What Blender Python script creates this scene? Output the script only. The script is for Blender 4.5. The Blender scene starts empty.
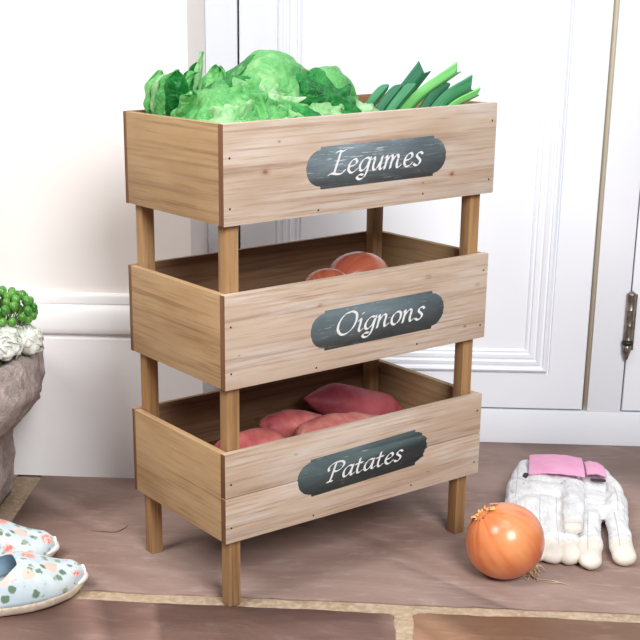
import bpy, bmesh, math, random
from mathutils import Vector, Matrix, noise
PI = math.pi
S = bpy.context.scene
COL = S.collection
random.seed(7)

# ------------------------------------------------------------------ helpers
def V(*a): return Vector(a)
def sm(a, b, x):
    t = max(0.0, min(1.0, (x-a)/(b-a))); return t*t*(3-2*t)
def link(o, parent=None):
    COL.objects.link(o)
    if parent is not None: o.parent = parent
    return o
def obj(name, bm, mats, parent=None, smooth=True, angle=None):
    me = bpy.data.meshes.new(name)
    bmesh.ops.recalc_face_normals(bm, faces=bm.faces)
    bm.to_mesh(me); bm.free()
    for m in (mats if isinstance(mats, (list, tuple)) else [mats]): me.materials.append(m)
    o = link(bpy.data.objects.new(name, me), parent)
    if smooth:
        for p in me.polygons: p.use_smooth = True
        if angle:
            me.set_sharp_from_angle(angle=math.radians(angle))
    return o
def apply(o):
    dg = bpy.context.evaluated_depsgraph_get(); dg.update()
    me = bpy.data.meshes.new_from_object(o.evaluated_get(dg))
    o.modifiers.clear(); o.data = me
    for p in me.polygons: p.use_smooth = True
    return o
def thing(name, label, cat, loc=(0,0,0), rotz=0, group=None):
    o = bpy.data.objects.new(name, None); COL.objects.link(o)
    o.empty_display_size = .05
    o.location = loc; o.rotation_euler = (0,0,rotz)
    return tag(o, label, cat, group)
def tag(o, label, cat, group=None):
    o['label'] = label; o['category'] = cat
    if group: o['group'] = group
    return o
def struct(o):
    o['kind'] = 'structure'; return o
def box(bm, x0, x1, y0, y1, z0, z1, bev=0.0, mi=0, seg=2):
    b = bmesh.new()
    bmesh.ops.create_cube(b, size=1)
    for v in b.verts:
        v.co = V(x0+(v.co.x+.5)*(x1-x0), y0+(v.co.y+.5)*(y1-y0), z0+(v.co.z+.5)*(z1-z0))
    if bev: bmesh.ops.bevel(b, geom=b.edges[:], offset=bev, segments=seg, affect='EDGES', profile=.6)
    merge(bm, b, mi)
def merge(bm, b, mi=None, M=None):
    mp = {}
    for v in b.verts: mp[v] = bm.verts.new(M @ v.co if M else v.co)
    for f in b.faces:
        try:
            nf = bm.faces.new([mp[v] for v in f.verts]); nf.material_index = f.material_index if mi is None else mi
            nf.smooth = True
        except ValueError: pass
    b.free()
def extrude_poly(bm, pts, z0, z1, mi=0, bev=0):
    b = bmesh.new()
    lo = [b.verts.new(V(x, y, z0)) for x, y in pts]; hi = [b.verts.new(V(x, y, z1)) for x, y in pts]
    n = len(pts)
    top = b.faces.new(hi); b.faces.new(lo[::-1])
    for i in range(n): b.faces.new([lo[i], lo[(i+1)%n], hi[(i+1)%n], hi[i]])
    if bev: bmesh.ops.bevel(b, geom=list(top.edges), offset=bev, segments=2, affect='EDGES', profile=.6)
    merge(bm, b, mi)
def catmull(P, n=8, closed=False):
    P = [Vector(p) for p in P]; out = []
    N = len(P); rng = N if closed else N-1
    for i in range(rng):
        if closed: a, b, c, d = P[i-1], P[i], P[(i+1)%N], P[(i+2)%N]
        else:
            b, c = P[i], P[i+1]
            a = P[i-1] if i else b*2-c
            d = P[i+2] if i+2 < N else c*2-b
        for k in range(n):
            t = k/n
            out.append(.5*((2*b)+(c-a)*t+(2*a-5*b+4*c-d)*t*t+(3*b-a-3*c+d)*t**3))
    if not closed: out.append(P[-1])
    return out
def tube(bm, pts, rad, seg=8, flat=1.0, up=None, mi=0, caps=True, squash_pow=1):
    """swept closed tube; rad float / list / fn(t); flat = height/width ratio"""
    pts = [Vector(p) for p in pts]; n = len(pts); rings = []
    up = Vector(up) if up else V(0,0,1)
    for i, p in enumerate(pts):
        d = (pts[min(i+1,n-1)]-pts[max(i-1,0)]).normalized()
        s = d.cross(up)
        if s.length < 1e-4: s = d.cross(V(0,1,0))
        s.normalize(); u = s.cross(d).normalized()
        t = i/(n-1)
        r = rad(t) if callable(rad) else (rad[i] if isinstance(rad, list) else rad)
        rings.append([bm.verts.new(p+s*math.cos(a)*r+u*math.sin(a)*r*flat) for a in [2*PI*k/seg for k in range(seg)]])
    for A, B in zip(rings, rings[1:]):
        for k in range(seg):
            f = bm.faces.new([A[k], A[(k+1)%seg], B[(k+1)%seg], B[k]]); f.material_index = mi; f.smooth = True
    if caps:
        for R in (rings[0][::-1], rings[-1]):
            f = bm.faces.new(R); f.material_index = mi
def lathe(bm, prof, seg=48, mi=0, M=None):
    b = bmesh.new(); rings = []
    for r, z in prof:
        if r < 1e-6: rings.append([b.verts.new(V(0,0,z))])
        else: rings.append([b.verts.new(V(r*math.cos(2*PI*k/seg), r*math.sin(2*PI*k/seg), z)) for k in range(seg)])
    for A, B in zip(rings, rings[1:]):
        for k in range(seg):
            k2 = (k+1)%seg
            if len(A) == 1 and len(B) == 1: continue
            if len(A) == 1: b.faces.new([A[0], B[k2], B[k]])
            elif len(B) == 1: b.faces.new([A[k], A[k2], B[0]])
            else: b.faces.new([A[k], A[k2], B[k2], B[k]])
    for f in b.faces: f.material_index = mi; f.smooth = True
    merge(bm, b, mi, M)
def capsule(bm, a, b_, ra, rb, flat=1.0, n=10, seg=16):
    """tapered closed capsule flattened in z about its own axis"""
    a, b_ = Vector(a), Vector(b_); L = (b_-a).length
    pts = []; rr = []
    d = (b_-a).normalized()
    for k in range(6):
        t = math.cos(PI/2*(1-k/6)); ang = PI/2*(k/6)
        pts.append(a-d*ra*math.cos(ang)); rr.append(max(.0004, ra*math.sin(ang)))
    for k in range(n+1):
        pts.append(a.lerp(b_, k/n)); rr.append(ra+(rb-ra)*k/n)
    for k in range(1, 7):
        ang = PI/2*(k/6)
        pts.append(b_+d*rb*math.sin(ang)); rr.append(max(.0004, rb*math.cos(ang)))
    tube(bm, pts, rr, seg=seg, flat=flat)

# ------------------------------------------------------------------ materials
def srgb(r, g, b):
    f = lambda c: (c/255/12.92) if c/255 <= .04045 else ((c/255+.055)/1.055)**2.4
    return (f(r), f(g), f(b), 1)
class NT:
    def __init__(s, name, rough=.6, spec=.4, coat=0):
        s.m = bpy.data.materials.new(name); s.m.use_nodes = True
        s.t = s.m.node_tree; s.b = s.t.nodes['Principled BSDF']
        s.b.inputs['Roughness'].default_value = rough
        s.b.inputs['Specular IOR Level'].default_value = spec
        if coat: s.b.inputs['Coat Weight'].default_value = coat; s.b.inputs['Coat Roughness'].default_value = .15
        s.co = s.t.nodes.new('ShaderNodeTexCoord').outputs['Object']
    def n(s, typ, **kw):
        nd = s.t.nodes.new(typ)
        for k, v in kw.items(): setattr(nd, k, v)
        return nd
    def set(s, sock, v):
        if hasattr(v, 'is_linked') or isinstance(v, bpy.types.NodeSocket): s.t.links.new(v, sock)
        else: sock.default_value = v
    def map(s, scale=(1,1,1), rot=(0,0,0), loc=(0,0,0), co=None):
        m = s.n('ShaderNodeMapping'); s.set(m.inputs['Vector'], co or s.co)
        m.inputs['Scale'].default_value = scale; m.inputs['Rotation'].default_value = rot; m.inputs['Location'].default_value = loc
        return m.outputs[0]
    def noise(s, co, scale, detail=4, rough=.55, dist=0):
        n = s.n('ShaderNodeTexNoise'); s.set(n.inputs['Vector'], co)
        n.inputs['Scale'].default_value = scale; n.inputs['Detail'].default_value = detail
        n.inputs['Roughness'].default_value = rough; n.inputs['Distortion'].default_value = dist
        return n.outputs['Fac']
    def vor(s, co, scale, feature='F1', rnd=1):
        n = s.n('ShaderNodeTexVoronoi', feature=feature); s.set(n.inputs['Vector'], co)
        n.inputs['Scale'].default_value = scale; n.inputs['Randomness'].default_value = rnd
        return n
    def ramp(s, fac, a, b, c0=0.0, c1=1.0):
        n = s.n('ShaderNodeMapRange', interpolation_type='SMOOTHSTEP'); s.set(n.inputs['Value'], fac)
        n.inputs['From Min'].default_value = a; n.inputs['From Max'].default_value = b
        n.inputs['To Min'].default_value = c0; n.inputs['To Max'].default_value = c1
        return n.outputs['Result']
    def mix(s, f, a, b, mode='MIX'):
        n = s.n('ShaderNodeMix', data_type='RGBA', blend_type=mode)
        s.set(n.inputs[0], f); s.set(n.inputs[6], a); s.set(n.inputs[7], b)
        return n.outputs[2]
    def math(s, op, a, b=0.0):
        n = s.n('ShaderNodeMath', operation=op); s.set(n.inputs[0], a); s.set(n.inputs[1], b); return n.outputs[0]
    def sep(s, co): return s.set2(s.n('ShaderNodeSeparateXYZ'), co)
    def set2(s, nd, co): s.set(nd.inputs[0], co); return nd.outputs
    def color(s, c): s.set(s.b.inputs['Base Color'], c)
    def bump(s, h, strength=.3, dist=.001):
        n = s.n('ShaderNodeBump'); n.inputs['Strength'].default_value = strength; n.inputs['Distance'].default_value = dist
        s.set(n.inputs['Height'], h); s.t.links.new(n.outputs[0], s.b.inputs['Normal'])
def plain(name, col, rough=.6, spec=.4, var=None, vs=20, bump=0, coat=0, metal=0):
    m = NT(name, rough, spec, coat)
    if metal: m.b.inputs['Metallic'].default_value = metal
    if var:
        m.color(m.mix(m.ramp(m.noise(m.co, vs), .3, .7), col, var))
    else: m.color(col)
    if bump: m.bump(m.noise(m.co, vs*6), bump)
    return m.m
def wood(name, axis, base, dark, light, wash, washamt, seed=0, knots=1.0, at=()):
    m = NT(name, .62, .25)
    st = {'x': (.4, 13, 13), 'y': (13, .4, 13), 'z': (13, 13, .4)}[axis]
    co = m.map(st, loc=(seed*3.7, seed*1.3, seed*2.1))
    soft = m.map({'x': (1, 4, 4), 'y': (4, 1, 4), 'z': (4, 4, 1)}[axis], loc=(seed*1.7, seed*5.3, seed))
    big = m.noise(soft, 5.5, 3, .5, .4)
    fine = m.noise(co, 22, 5, .65, .3)
    ring = m.noise(co, 5, 3, .5, 1.2)
    c = m.mix(m.ramp(big, .32, .68), base, light)
    c = m.mix(m.math('MULTIPLY', m.ramp(ring, .50, .72), .55), c, dark)
    c = m.mix(m.math('MULTIPLY', m.ramp(fine, .50, .74), .6), c, dark)
    # knots
    kv = m.vor(m.map({'x': (1, 1, 1.7), 'y': (1, 1, 1.7), 'z': (1.7, 1.7, 1)}[axis], loc=(seed*.37+.11, seed*.21, seed*.13)), 9)
    kd = m.math('ADD', kv.outputs['Distance'], m.math('MULTIPLY', m.noise(co, 9), .05))
    k = m.math('MULTIPLY', m.ramp(kd, .10, .05), knots*.75)
    c = m.mix(k, c, m.mix(.35, dark, srgb(95, 55, 35)))
    for kx, kz, kr in at:
        dv = m.n('ShaderNodeVectorMath', operation='DISTANCE'); m.set(dv.inputs[0], m.map((1, 0, 1.6))); dv.inputs[1].default_value = (kx, 0, kz*1.6)
        dd = m.math('ADD', dv.outputs['Value'], m.math('MULTIPLY', m.noise(m.co, 90, 2), .006))
        c = m.mix(m.math('MULTIPLY', m.ramp(dd, kr*2.6+.003, kr+.002), .45), c, srgb(170,120,96))
        c = m.mix(m.math('MULTIPLY', m.ramp(dd, kr+.004, kr*.4+.003), .7), c, srgb(120,74,58))
    # worn limewash sitting in the grain
    w = m.math('MULTIPLY', m.ramp(m.noise(soft, 7, 4, .6, .3), .36, .72), m.ramp(fine, .62, .35))
    c = m.mix(m.math('MULTIPLY', w, washamt), c, wash)
    m.color(c); m.bump(m.math('ADD', fine, m.math('MULTIPLY', ring, .5)), .25, .0006)
    return m.m
FW = [wood('limewashed_pine_%d' % i, 'x', srgb(190,165,142), srgb(142,112,92), srgb(204,184,165), srgb(214,208,204), .7, seed=i*7+2, knots=.5, at=[[(.105,.188,.002),(.330,.115,.002)], [(.020,.330,.0015),(.140,.3745,.003),(.385,.310,.002)], [(.058,.542,.0045),(.3494,.5147,.0035),(.078,.575,.002),(.30,.508,.0015)]][i]) for i in range(3)]
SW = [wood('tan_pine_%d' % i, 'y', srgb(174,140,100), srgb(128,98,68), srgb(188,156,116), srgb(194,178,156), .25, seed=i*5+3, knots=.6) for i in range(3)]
BW = wood('shade_darkened_rear_pine', 'x', srgb(138,102,76), srgb(96,68,48), srgb(152,118,90), srgb(166,142,116), .2, seed=11)  # rear boards and crate floors: colour darkened to stand in for interior shade
LW = wood('leg_pine', 'z', srgb(158,118,76), srgb(112,76,44), srgb(178,140,98), srgb(188,166,136), .35, seed=4, knots=0)
ENDG = wood('end_grain', 'z', srgb(112,76,50), srgb(75,48,30), srgb(135,95,66), srgb(150,120,90), .2, seed=8, knots=0)
NAIL = plain('nail_steel', srgb(60,52,48), .45, .5, metal=.6)

def slate(name, seed, streak, zc, dk=0):
    m = NT(name, .75, .25)
    s = m.map((1, 1, 14), loc=(seed, seed*.3, seed*.7))
    fine = m.noise(s, 26, 5, .7, .2)
    big = m.noise(m.map((1, 1, 4), loc=(seed, 0, 0)), 14, 3)
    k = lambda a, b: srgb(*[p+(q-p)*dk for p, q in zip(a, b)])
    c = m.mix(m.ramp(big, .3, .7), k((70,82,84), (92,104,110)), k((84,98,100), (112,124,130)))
    c = m.mix(m.math('MULTIPLY', m.ramp(fine, streak, streak+.12), .7), c, srgb(190,196,198))
    c = m.mix(m.math('MULTIPLY', m.ramp(m.noise(s, 40, 4, .7), .64, .70), .5), c, srgb(190,160,130))
    m.color(c); m.bump(fine, .2, .0005); return m.m
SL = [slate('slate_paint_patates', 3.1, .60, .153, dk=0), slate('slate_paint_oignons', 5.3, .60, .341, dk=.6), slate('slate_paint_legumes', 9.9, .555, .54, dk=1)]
mt = NT('white_lettering_paint', .7, .3)
mt.color(mt.mix(mt.ramp(mt.noise(mt.map((1,1,5)), 90, 4), .60, .70), srgb(232,234,235), srgb(130,140,146)))
LETT = mt.m

# lettuce / leek
def leafmat(name, a, b, c, vein, sc=18, trans=.25):
    m = NT(name, .42, .35)
    n1 = m.noise(m.co, sc, 4, .6, .6); n2 = m.noise(m.co, sc*3.5, 3, .6)
    col = m.mix(m.ramp(n1, .3, .55), a, b); col = m.mix(m.ramp(n1, .52, .72), col, c)
    n3 = m.noise(m.co, sc*1.6, 2, .5, 2.5)
    line = m.ramp(m.math('ABSOLUTE', m.math('SUBTRACT', n3, .5)), .022, .0)
    col = m.mix(m.math('MULTIPLY', line, .55), col, vein)
    m.color(col); m.bump(m.math('ADD', n2, m.math('MULTIPLY', n3, 1.5)), .6, .003)
    # thin leaf lets light through
    tr = m.n('ShaderNodeBsdfTranslucent'); m.set(tr.inputs['Color'], col)
    mx = m.n('ShaderNodeMixShader'); mx.inputs[0].default_value = trans
    m.t.links.new(m.b.outputs[0], mx.inputs[1]); m.t.links.new(tr.outputs[0], mx.inputs[2])
    m.t.links.new(mx.outputs[0], m.t.nodes['Material Output'].inputs[0])
    return m.m
LT1 = leafmat('lettuce_green', srgb(62,154,74), srgb(106,190,106), srgb(158,214,146), srgb(170,224,160), 24, .28)
LT2 = leafmat('lettuce_pale', srgb(110,186,108), srgb(160,212,150), srgb(204,232,192), srgb(205,234,196), 24, .28)
LT3 = leafmat('lettuce_dark', srgb(8,92,38), srgb(30,138,58), srgb(72,178,84), srgb(96,190,100), 28, .28)
def strip(name, a, b, ax=0):
    m = NT(name, .45, .35)
    n = m.noise(m.map((1,1,1)), 60, 4, .6); uv = m.n('ShaderNodeUVMap').outputs[0]
    st = m.noise(m.map((60, 1.2, 1), co=uv), 1.0, 3, .6)
    c = m.mix(m.ramp(st, .35, .65), a, b); m.color(c); m.bump(st, .5, .001); return m.m
LKD = strip('leek_dark_green', srgb(32,98,72), srgb(62,134,98))
LKM = strip('leek_mid_green', srgb(48,122,82), srgb(88,160,112))
LKL = strip('leek_light_green', srgb(82,176,92), srgb(140,212,120))
LKW = strip('leek_white_stalk', srgb(225,235,205), srgb(205,222,180))
# onions
def onionmat(name, a, b, c, red):
    m = NT(name, .28, .5, .25)
    o = m.sep(m.co)
    ang = m.math('ARCTAN2', o[1], o[0])
    cb = m.n('ShaderNodeCombineXYZ'); m.set(cb.inputs[0], m.math('MULTIPLY', m.math('SINE', ang), 1.0)); m.set(cb.inputs[1], m.math('MULTIPLY', m.math('COSINE', ang), 1.0)); m.set(cb.inputs[2], m.math('MULTIPLY', o[2], 3.0))
    st = m.noise(cb.outputs[0], 5, 2, .4); pat = m.noise(m.co, 14, 3)
    col = m.mix(m.ramp(st, .3, .7), a, b)
    col = m.mix(m.math('MULTIPLY', m.ramp(pat, .45, .7), .7), col, c)
    col = m.mix(m.math('MULTIPLY', m.ramp(o[2], .004, -.045), .6), col, red)
    m.color(col); m.bump(st, .12, .0006); return m.m
ON = onionmat('onion_skin', srgb(212,116,68), srgb(228,142,90), srgb(236,162,108), srgb(192,82,52))
ON2 = onionmat('pink_onion_skin', srgb(160,76,50), srgb(198,118,88), srgb(180,96,70), srgb(165,72,60))
PAPER = plain('onion_paper', srgb(232,160,96), .5, .3, srgb(245,190,135), 60)
ROOT = plain('onion_roots', srgb(190,150,110), .8, .2, srgb(225,200,165), 90)
m = NT('sweet_potato_skin', .55, .35)
n1 = m.noise(m.co, 13, 4, .6); n2 = m.noise(m.map((1,1,1)), 70, 4, .7)
c = m.mix(m.ramp(n1, .34, .64), srgb(160,66,74), srgb(208,122,112))
c = m.mix(m.math('MULTIPLY', m.ramp(n2, .60, .74), .6), c, srgb(232,176,140))
c = m.mix(m.math('MULTIPLY', m.ramp(m.noise(m.co, 45, 4, .7, 1), .60, .72), .5), c, srgb(105,40,48))
m.color(c); m.bump(n2, .35, .0015); SP = m.m
m = NT('sweet_potato_skin_pale', .55, .35)
n1 = m.noise(m.co, 20, 4, .6); n2 = m.noise(m.co, 70, 4, .7)
c = m.mix(m.ramp(n1, .34, .64), srgb(186,100,96), srgb(222,150,136))
c = m.mix(m.math('MULTIPLY', m.ramp(n2, .58, .72), .7), c, srgb(236,190,160))
m.color(c); m.bump(n2, .5, .002); SPL = m.m
m = NT('sweet_potato_skin_deep', .55, .3)
n1 = m.noise(m.co, 13, 4, .6); n2 = m.noise(m.co, 60, 4, .7)
c = m.mix(m.ramp(n1, .34, .66), srgb(146,58,70), srgb(186,92,98))
c = m.mix(m.math('MULTIPLY', m.ramp(n2, .60, .74), .5), c, srgb(195,120,112))
m.color(c); m.bump(n2, .35, .0015); SPD = m.m

# room
m = NT('warm_white_plaster', .85, .15); n = m.noise(m.co, 3, 3)
m.color(m.mix(m.ramp(n, .35, .65), srgb(250,243,238), srgb(252,247,243))); m.bump(m.noise(m.co, 120), .08, .0005); PLAS = m.m
GLOSSW = plain('white_skirting_paint', srgb(245,243,243), .4, .4, srgb(240,238,238), 5)
CABW = plain('cool_white_cabinet_paint', srgb(238,241,247), .38, .4, srgb(234,238,245), 4)
CABI = plain('cabinet_edge_cream', srgb(225,215,190), .6, .3)
DARKG = plain('dark_cabinet_inside', srgb(60,54,50), .9, .1)
HING = plain('aged_steel_hinge', srgb(150,142,132), .35, .5, srgb(108,98,88), 60, metal=.7)
HINGD = plain('dark_hinge_washer', srgb(40,36,34), .5, .4)
def stone(name, a, b, c, sc=3.0, seed=0, sh=.35):
    m = NT(name, .55, .35)
    n1 = m.noise(m.map((1,2.2,1), loc=(seed,seed,0)), sc, 5, .6, .8)
    n2 = m.noise(m.map((1,3.5,1), (0,0,.25), loc=(seed*2,0,0)), sc*6, 5, .65, .6); n3 = m.noise(m.co, 70, 4, .6)
    col = m.mix(m.ramp(n1, .32, .68), a, b)
    col = m.mix(m.math('MULTIPLY', m.ramp(n2, .50, .74), .55), col, c)
    col = m.mix(m.math('MULTIPLY', m.ramp(n3, .6, .75), .3), col, a)
    m.color(col); m.bump(m.math('ADD', n2, m.math('MULTIPLY', n3, .4)), sh, .003); return m.m
ST = [stone('mauve_sandstone', srgb(134,108,98), srgb(156,130,119), srgb(172,150,142), seed=0),
      stone('plum_sandstone', srgb(140,108,98), srgb(160,128,117), srgb(176,151,142), seed=4),
      stone('tan_sandstone', srgb(156,117,92), srgb(178,140,112), srgb(192,160,134), seed=8)]
m = NT('sandy_mortar', .9, .15); n1 = m.noise(m.co, 16, 5, .65); n2 = m.noise(m.co, 130, 4)
m.color(m.mix(m.ramp(n2, .4, .7), m.mix(m.ramp(n1, .35, .65), srgb(180,156,130), srgb(200,178,150)), srgb(212,192,168))); m.bump(m.math('ADD', n1, n2), .5, .002); MORT = m.m
CRK = plain('dark_crack', srgb(70,46,38), .9, .1)
m = NT('weathered_stone', .9, .15)
n1 = m.noise(m.co, 9, 6, .65, .5); n2 = m.noise(m.co, 45, 5, .7)
c = m.mix(m.ramp(n1, .32, .66), srgb(140,124,119), srgb(196,182,177)); c = m.mix(m.math('MULTIPLY', m.ramp(n2, .55, .75), .5), c, srgb(190,178,172))
c = m.mix(m.math('MULTIPLY', m.ramp(m.noise(m.co, 22, 5, .7, 1), .58, .70), .6), c, srgb(92,70,66))
m.color(c); m.bump(m.math('ADD', n1, n2), 1.0, .008); PST = m.m
SOIL = plain('soil', srgb(70,55,45), .95, .1, srgb(50,40,34), 60, .5)
BER = plain('green_berry', srgb(50,118,34), .3, .5, srgb(104,166,66), 60, coat=.2)
BERS = plain('berry_stem', srgb(90,120,50), .6, .3)
PET = leafmat('white_petal', srgb(238,242,230), srgb(248,249,242), srgb(252,252,250), srgb(232,240,220), 30, .35)

# slippers
m = NT('floral_cotton', .85, .2)
base = m.mix(m.ramp(m.noise(m.co, 30), .35, .65), srgb(190,207,215), srgb(212,222,225))
wco = m.n('ShaderNodeVectorMath', operation='ADD'); nn = m.n('ShaderNodeTexNoise'); m.set(nn.inputs['Vector'], m.co); nn.inputs['Scale'].default_value = 130
sc_ = m.n('ShaderNodeVectorMath', operation='SCALE'); m.set(sc_.inputs[0], nn.outputs['Color']); sc_.inputs['Scale'].default_value = .009
m.set(wco.inputs[0], m.co); m.set(wco.inputs[1], sc_.outputs[0]); W = wco.outputs[0]
v1 = m.vor(W, 40); v2 = m.vor(m.map(loc=(.31,.17,.4), co=W), 70); v3 = m.vor(m.map(loc=(.7,.2,.9), co=W), 120)
r2 = m.sep(v2.outputs['Color']); r1 = m.sep(v1.outputs['Color']); r3 = m.sep(v3.outputs['Color'])
g = m.math('MULTIPLY', m.ramp(v2.outputs['Distance'], .40, .26), m.ramp(r2[0], .28, .30))
base = m.mix(m.math('MULTIPLY', g, .9), base, m.mix(m.ramp(r2[1], .3, .7), srgb(92,120,92), srgb(140,160,132)))
p = m.math('MULTIPLY', m.ramp(v1.outputs['Distance'], .46, .30), m.ramp(r1[0], .10, .12))
rose = m.mix(m.ramp(m.noise(m.co, 240, 3), .42, .6), srgb(222,120,112), srgb(244,196,182))
base = m.mix(p, base, m.mix(m.ramp(r1[1], .55, .65), rose, srgb(238,200,186)))
s3 = m.math('MULTIPLY', m.ramp(v3.outputs['Distance'], .22, .14), m.ramp(r3[0], .72, .74))
base = m.mix(s3, base, srgb(205,110,120))
m.color(base); m.bump(m.noise(m.co, 500), .2, .0005); FLOR = m.m
LINING = plain('pale_blue_lining', srgb(150,176,196), .85, .15, srgb(170,192,208), 40)
INSOLE = plain('pale_insole', srgb(214,228,234), .85, .15, srgb(200,216,226), 60)
BIND = plain('white_binding', srgb(240,240,234), .8, .2)
SOLE = plain('beige_sole', srgb(186,168,150), .8, .2, srgb(214,198,178), 90, .5)
# gloves
GL = NT('white_glove_leather', .75, .2)
gn = GL.noise(GL.map((1,1,1)), 38, 5, .65, .4); gk = GL.noise(GL.map((5,1,1), (0,0,.5)), 26, 4)
GL.color(GL.mix(GL.ramp(gn, .35, .65), srgb(218,218,220), srgb(238,238,237))); GL.bump(GL.math('ADD', gn, gk), .8, .006); GL = GL.m
GLT = plain('cream_leather_tip', srgb(228,222,212), .7, .25, srgb(220,212,200), 50, .25)
PINK = plain('pink_cotton_cuff', srgb(238,176,206), .85, .2, srgb(228,160,194), 30, .3)
SEAM = plain('grey_stitching', srgb(196,192,192), .8, .2)
DKIN = plain('glove_inside', srgb(70,62,66), .9, .1)

# ------------------------------------------------------------------ setting
def slab(bm, x0, x1, y0, y1, mi, seed, jit=.0022):
    r = random.Random(seed); pts = []
    def edge(a, b):
        n = max(2, int((Vector(b)-Vector(a)).length/.012)); nrm = Vector((b[1]-a[1], a[0]-b[0])).normalized()
        for k in range(n):
            q = Vector(a).lerp(Vector(b), k/n)
            w = noise.noise(V(q.x*14+seed*5, q.y*14, seed))*jit*1.6+noise.noise(V(q.x*60, q.y*60+seed*3, seed))*jit
            if k == 0: continue
            pts.append((q.x+nrm.x*w, q.y+nrm.y*w))
    c = .006
    P = [(x0+c,y0),(x1-c,y0),(x1,y0+c),(x1,y1-c),(x1-c,y1),(x0+c,y1),(x0,y1-c),(x0,y0+c)]
    for i in range(8):
        a, b = P[i], P[(i+1)%8]
        pts.append(a); edge(a, b)
    extrude_poly(bm, pts, -.012, 0, mi, bev=.0012)
bm = bmesh.new()
box(bm, -1.7, 1.7, -1.7, .95, -.03, -.0022, 0, 3)
slab(bm, -.347, 1.0, .045, .93, 0, 1)
slab(bm, -1.1, -.388, .045, .93, 1, 2)
slab(bm, -.72, .2065, -.62, .0178, 1, 3)
slab(bm, .2295, 1.0, -.62, .0215, 2, 4)
slab(bm, -1.69, -1.13, -.9, .93, 0, 5); slab(bm, 1.03, 1.69, -.5, .93, 1, 6)
slab(bm, -1.1, -.75, -.62, .0178, 2, 7); slab(bm, -1.1, .35, -1.69, -.65, 0, 8); slab(bm, .38, 1.69, -1.69, -.65, 1, 9)
# short natural crack across the big slab
ck = catmull([(-.2225,.2325,0), (-.205,.2305,0), (-.187,.2300,0), (-.178,.2400,0), (-.172,.2560,0)], 5)
for i in range(len(ck)-1):
    a, b = ck[i], ck[i+1]; w = .0010*math.sin(PI*(i+.7)/(len(ck)))+.0002
    nrm = V(-(b-a).y, (b-a).x, 0).normalized()*w; u = V(0,0,.0003)
    f = bm.faces.new([bm.verts.new(q) for q in (a-nrm+u, b-nrm+u, b+nrm+u, a+nrm+u)]); f.material_index = 4
floor = struct(obj('floor', bm, [ST[0], ST[1], ST[2], MORT, CRK], smooth=False))

WX = -.1000
bm = bmesh.new(); box(bm, -1.7, WX, .457, .93, 0, 2.4, .002)
struct(obj('wall_left', bm, PLAS, smooth=True, angle=30))
# skirting, profile swept along the wall and mitred round its free end
prof = [(.016,0), (.016,.2295), (.0145,.231), (.0135,.2335), (.0145,.236), (.0185,.2375), (.0205,.240), (.0215,.248), (.0213,.262), (.0195,.273), (.0165,.2785), (.0095,.2805), (.0070,.2822), (.0075,.284), (.0095,.2850), (.0100,.2925), (.0085,.2965), (.0035,.2985), (0,.2990)]
bm = bmesh.new(); rings = []
for d, z in prof:
    rings.append([bm.verts.new(V(-1.7, .457-d, z)), bm.verts.new(V(WX+d, .457-d, z)), bm.verts.new(V(WX+d, .93, z))])
for A, B in zip(rings, rings[1:]):
    for k in range(2): bm.faces.new([A[k], A[k+1], B[k+1], B[k]])
struct(obj('baseboard_left', bm, GLOSSW, smooth=True, angle=35))

Y0 = .66
bm = bmesh.new(); box(bm, WX, 1.7, Y0+.055, .93, 0, 2.4)
struct(obj('wall_back', bm, DARKG, smooth=False))
bm = bmesh.new(); box(bm, WX+.001, 1.7, Y0-.0005, Y0+.055, 0, .0590, .0010)
struct(obj('baseboard_back', bm, CABW, angle=30))
# upright frame posts between the doors
bm = bmesh.new()
box(bm, WX+.0005, -.0487, Y0, Y0+.055, .0592, 2.4, .0012)
struct(obj('trim_1', bm, CABW, angle=30))
bm = bmesh.new(); box(bm, .5372, .5912, Y0, Y0+.055, .0592, 2.4, .0012); 
struct(obj('trim_2', bm, CABW, angle=30))
bm = bmesh.new(); box(bm, .5318, .5374, Y0+.0045, Y0+.055, .0592, 2.4)
struct(obj('trim_3', bm, CABI, smooth=False))

def panel_door(name, x0, x1, z0, z1, mx0, mx1, mz0, mz1, mw=.042):
    """slab door with a mitred stepped moulding round a sunk panel"""
    bm = bmesh.new()
    y = Y0; th = .022
    def ring(ax0, ax1, az0, az1, yy):
        return [bm.verts.new(V(*q)) for q in ((ax0,yy,az0),(ax1,yy,az0),(ax1,yy,az1),(ax0,yy,az1))]
    P = [(-1,0)]  # outer edge
    steps = [(0,0), (.0012,.0030), (.0030,.0030), (.0042,-.0020), (.0075,-.0040), (.0110,-.0030), (.0125,.0005), (.0150,.0010), (.0165,-.0012), (.0215,-.0020), (.0240,.0015), (.0258,.0020), (.0275,.0002), (.0330,.0005), (.0350,.0040), (.0370,.0042), (.0385,.0030), (.0405,.0045), (.0420,.0070), (.0430,.0070)]
    e = .0012
    R = [ring(x0, x1, z0, z1, y+th), ring(x0, x1, z0, z1, y+e), ring(x0+e, x1-e, z0+e, z1-e, y)]
    for d, dy in steps: R.append(ring(mx0+d, mx1-d, mz0+d, mz1-d, y+dy))
    for A, B in zip(R, R[1:]):
        for k in range(4): bm.faces.new([A[k], A[(k+1)%4], B[(k+1)%4], B[k]])
    bm.faces.new(R[-1]); bm.faces.new(R[0][::-1])
    return struct(obj(name, bm, CABW, smooth=True, angle=22))
panel_door('door_1', -.0452, .5288, .0622, 2.05, .0130, .4710, .1225, 1.95)
d2 = panel_door('door_2', .5935, 1.168, .0622, 2.05, .6517, 1.1095, .1225, 1.95)
bm = bmesh.new(); box(bm, 1.171, 1.7, Y0, Y0+.03, .0592, 2.4, .001); struct(obj('trim_4', bm, CABW, angle=30))
bm = bmesh.new()
hx, hy = .5922, Y0-.0045
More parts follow.
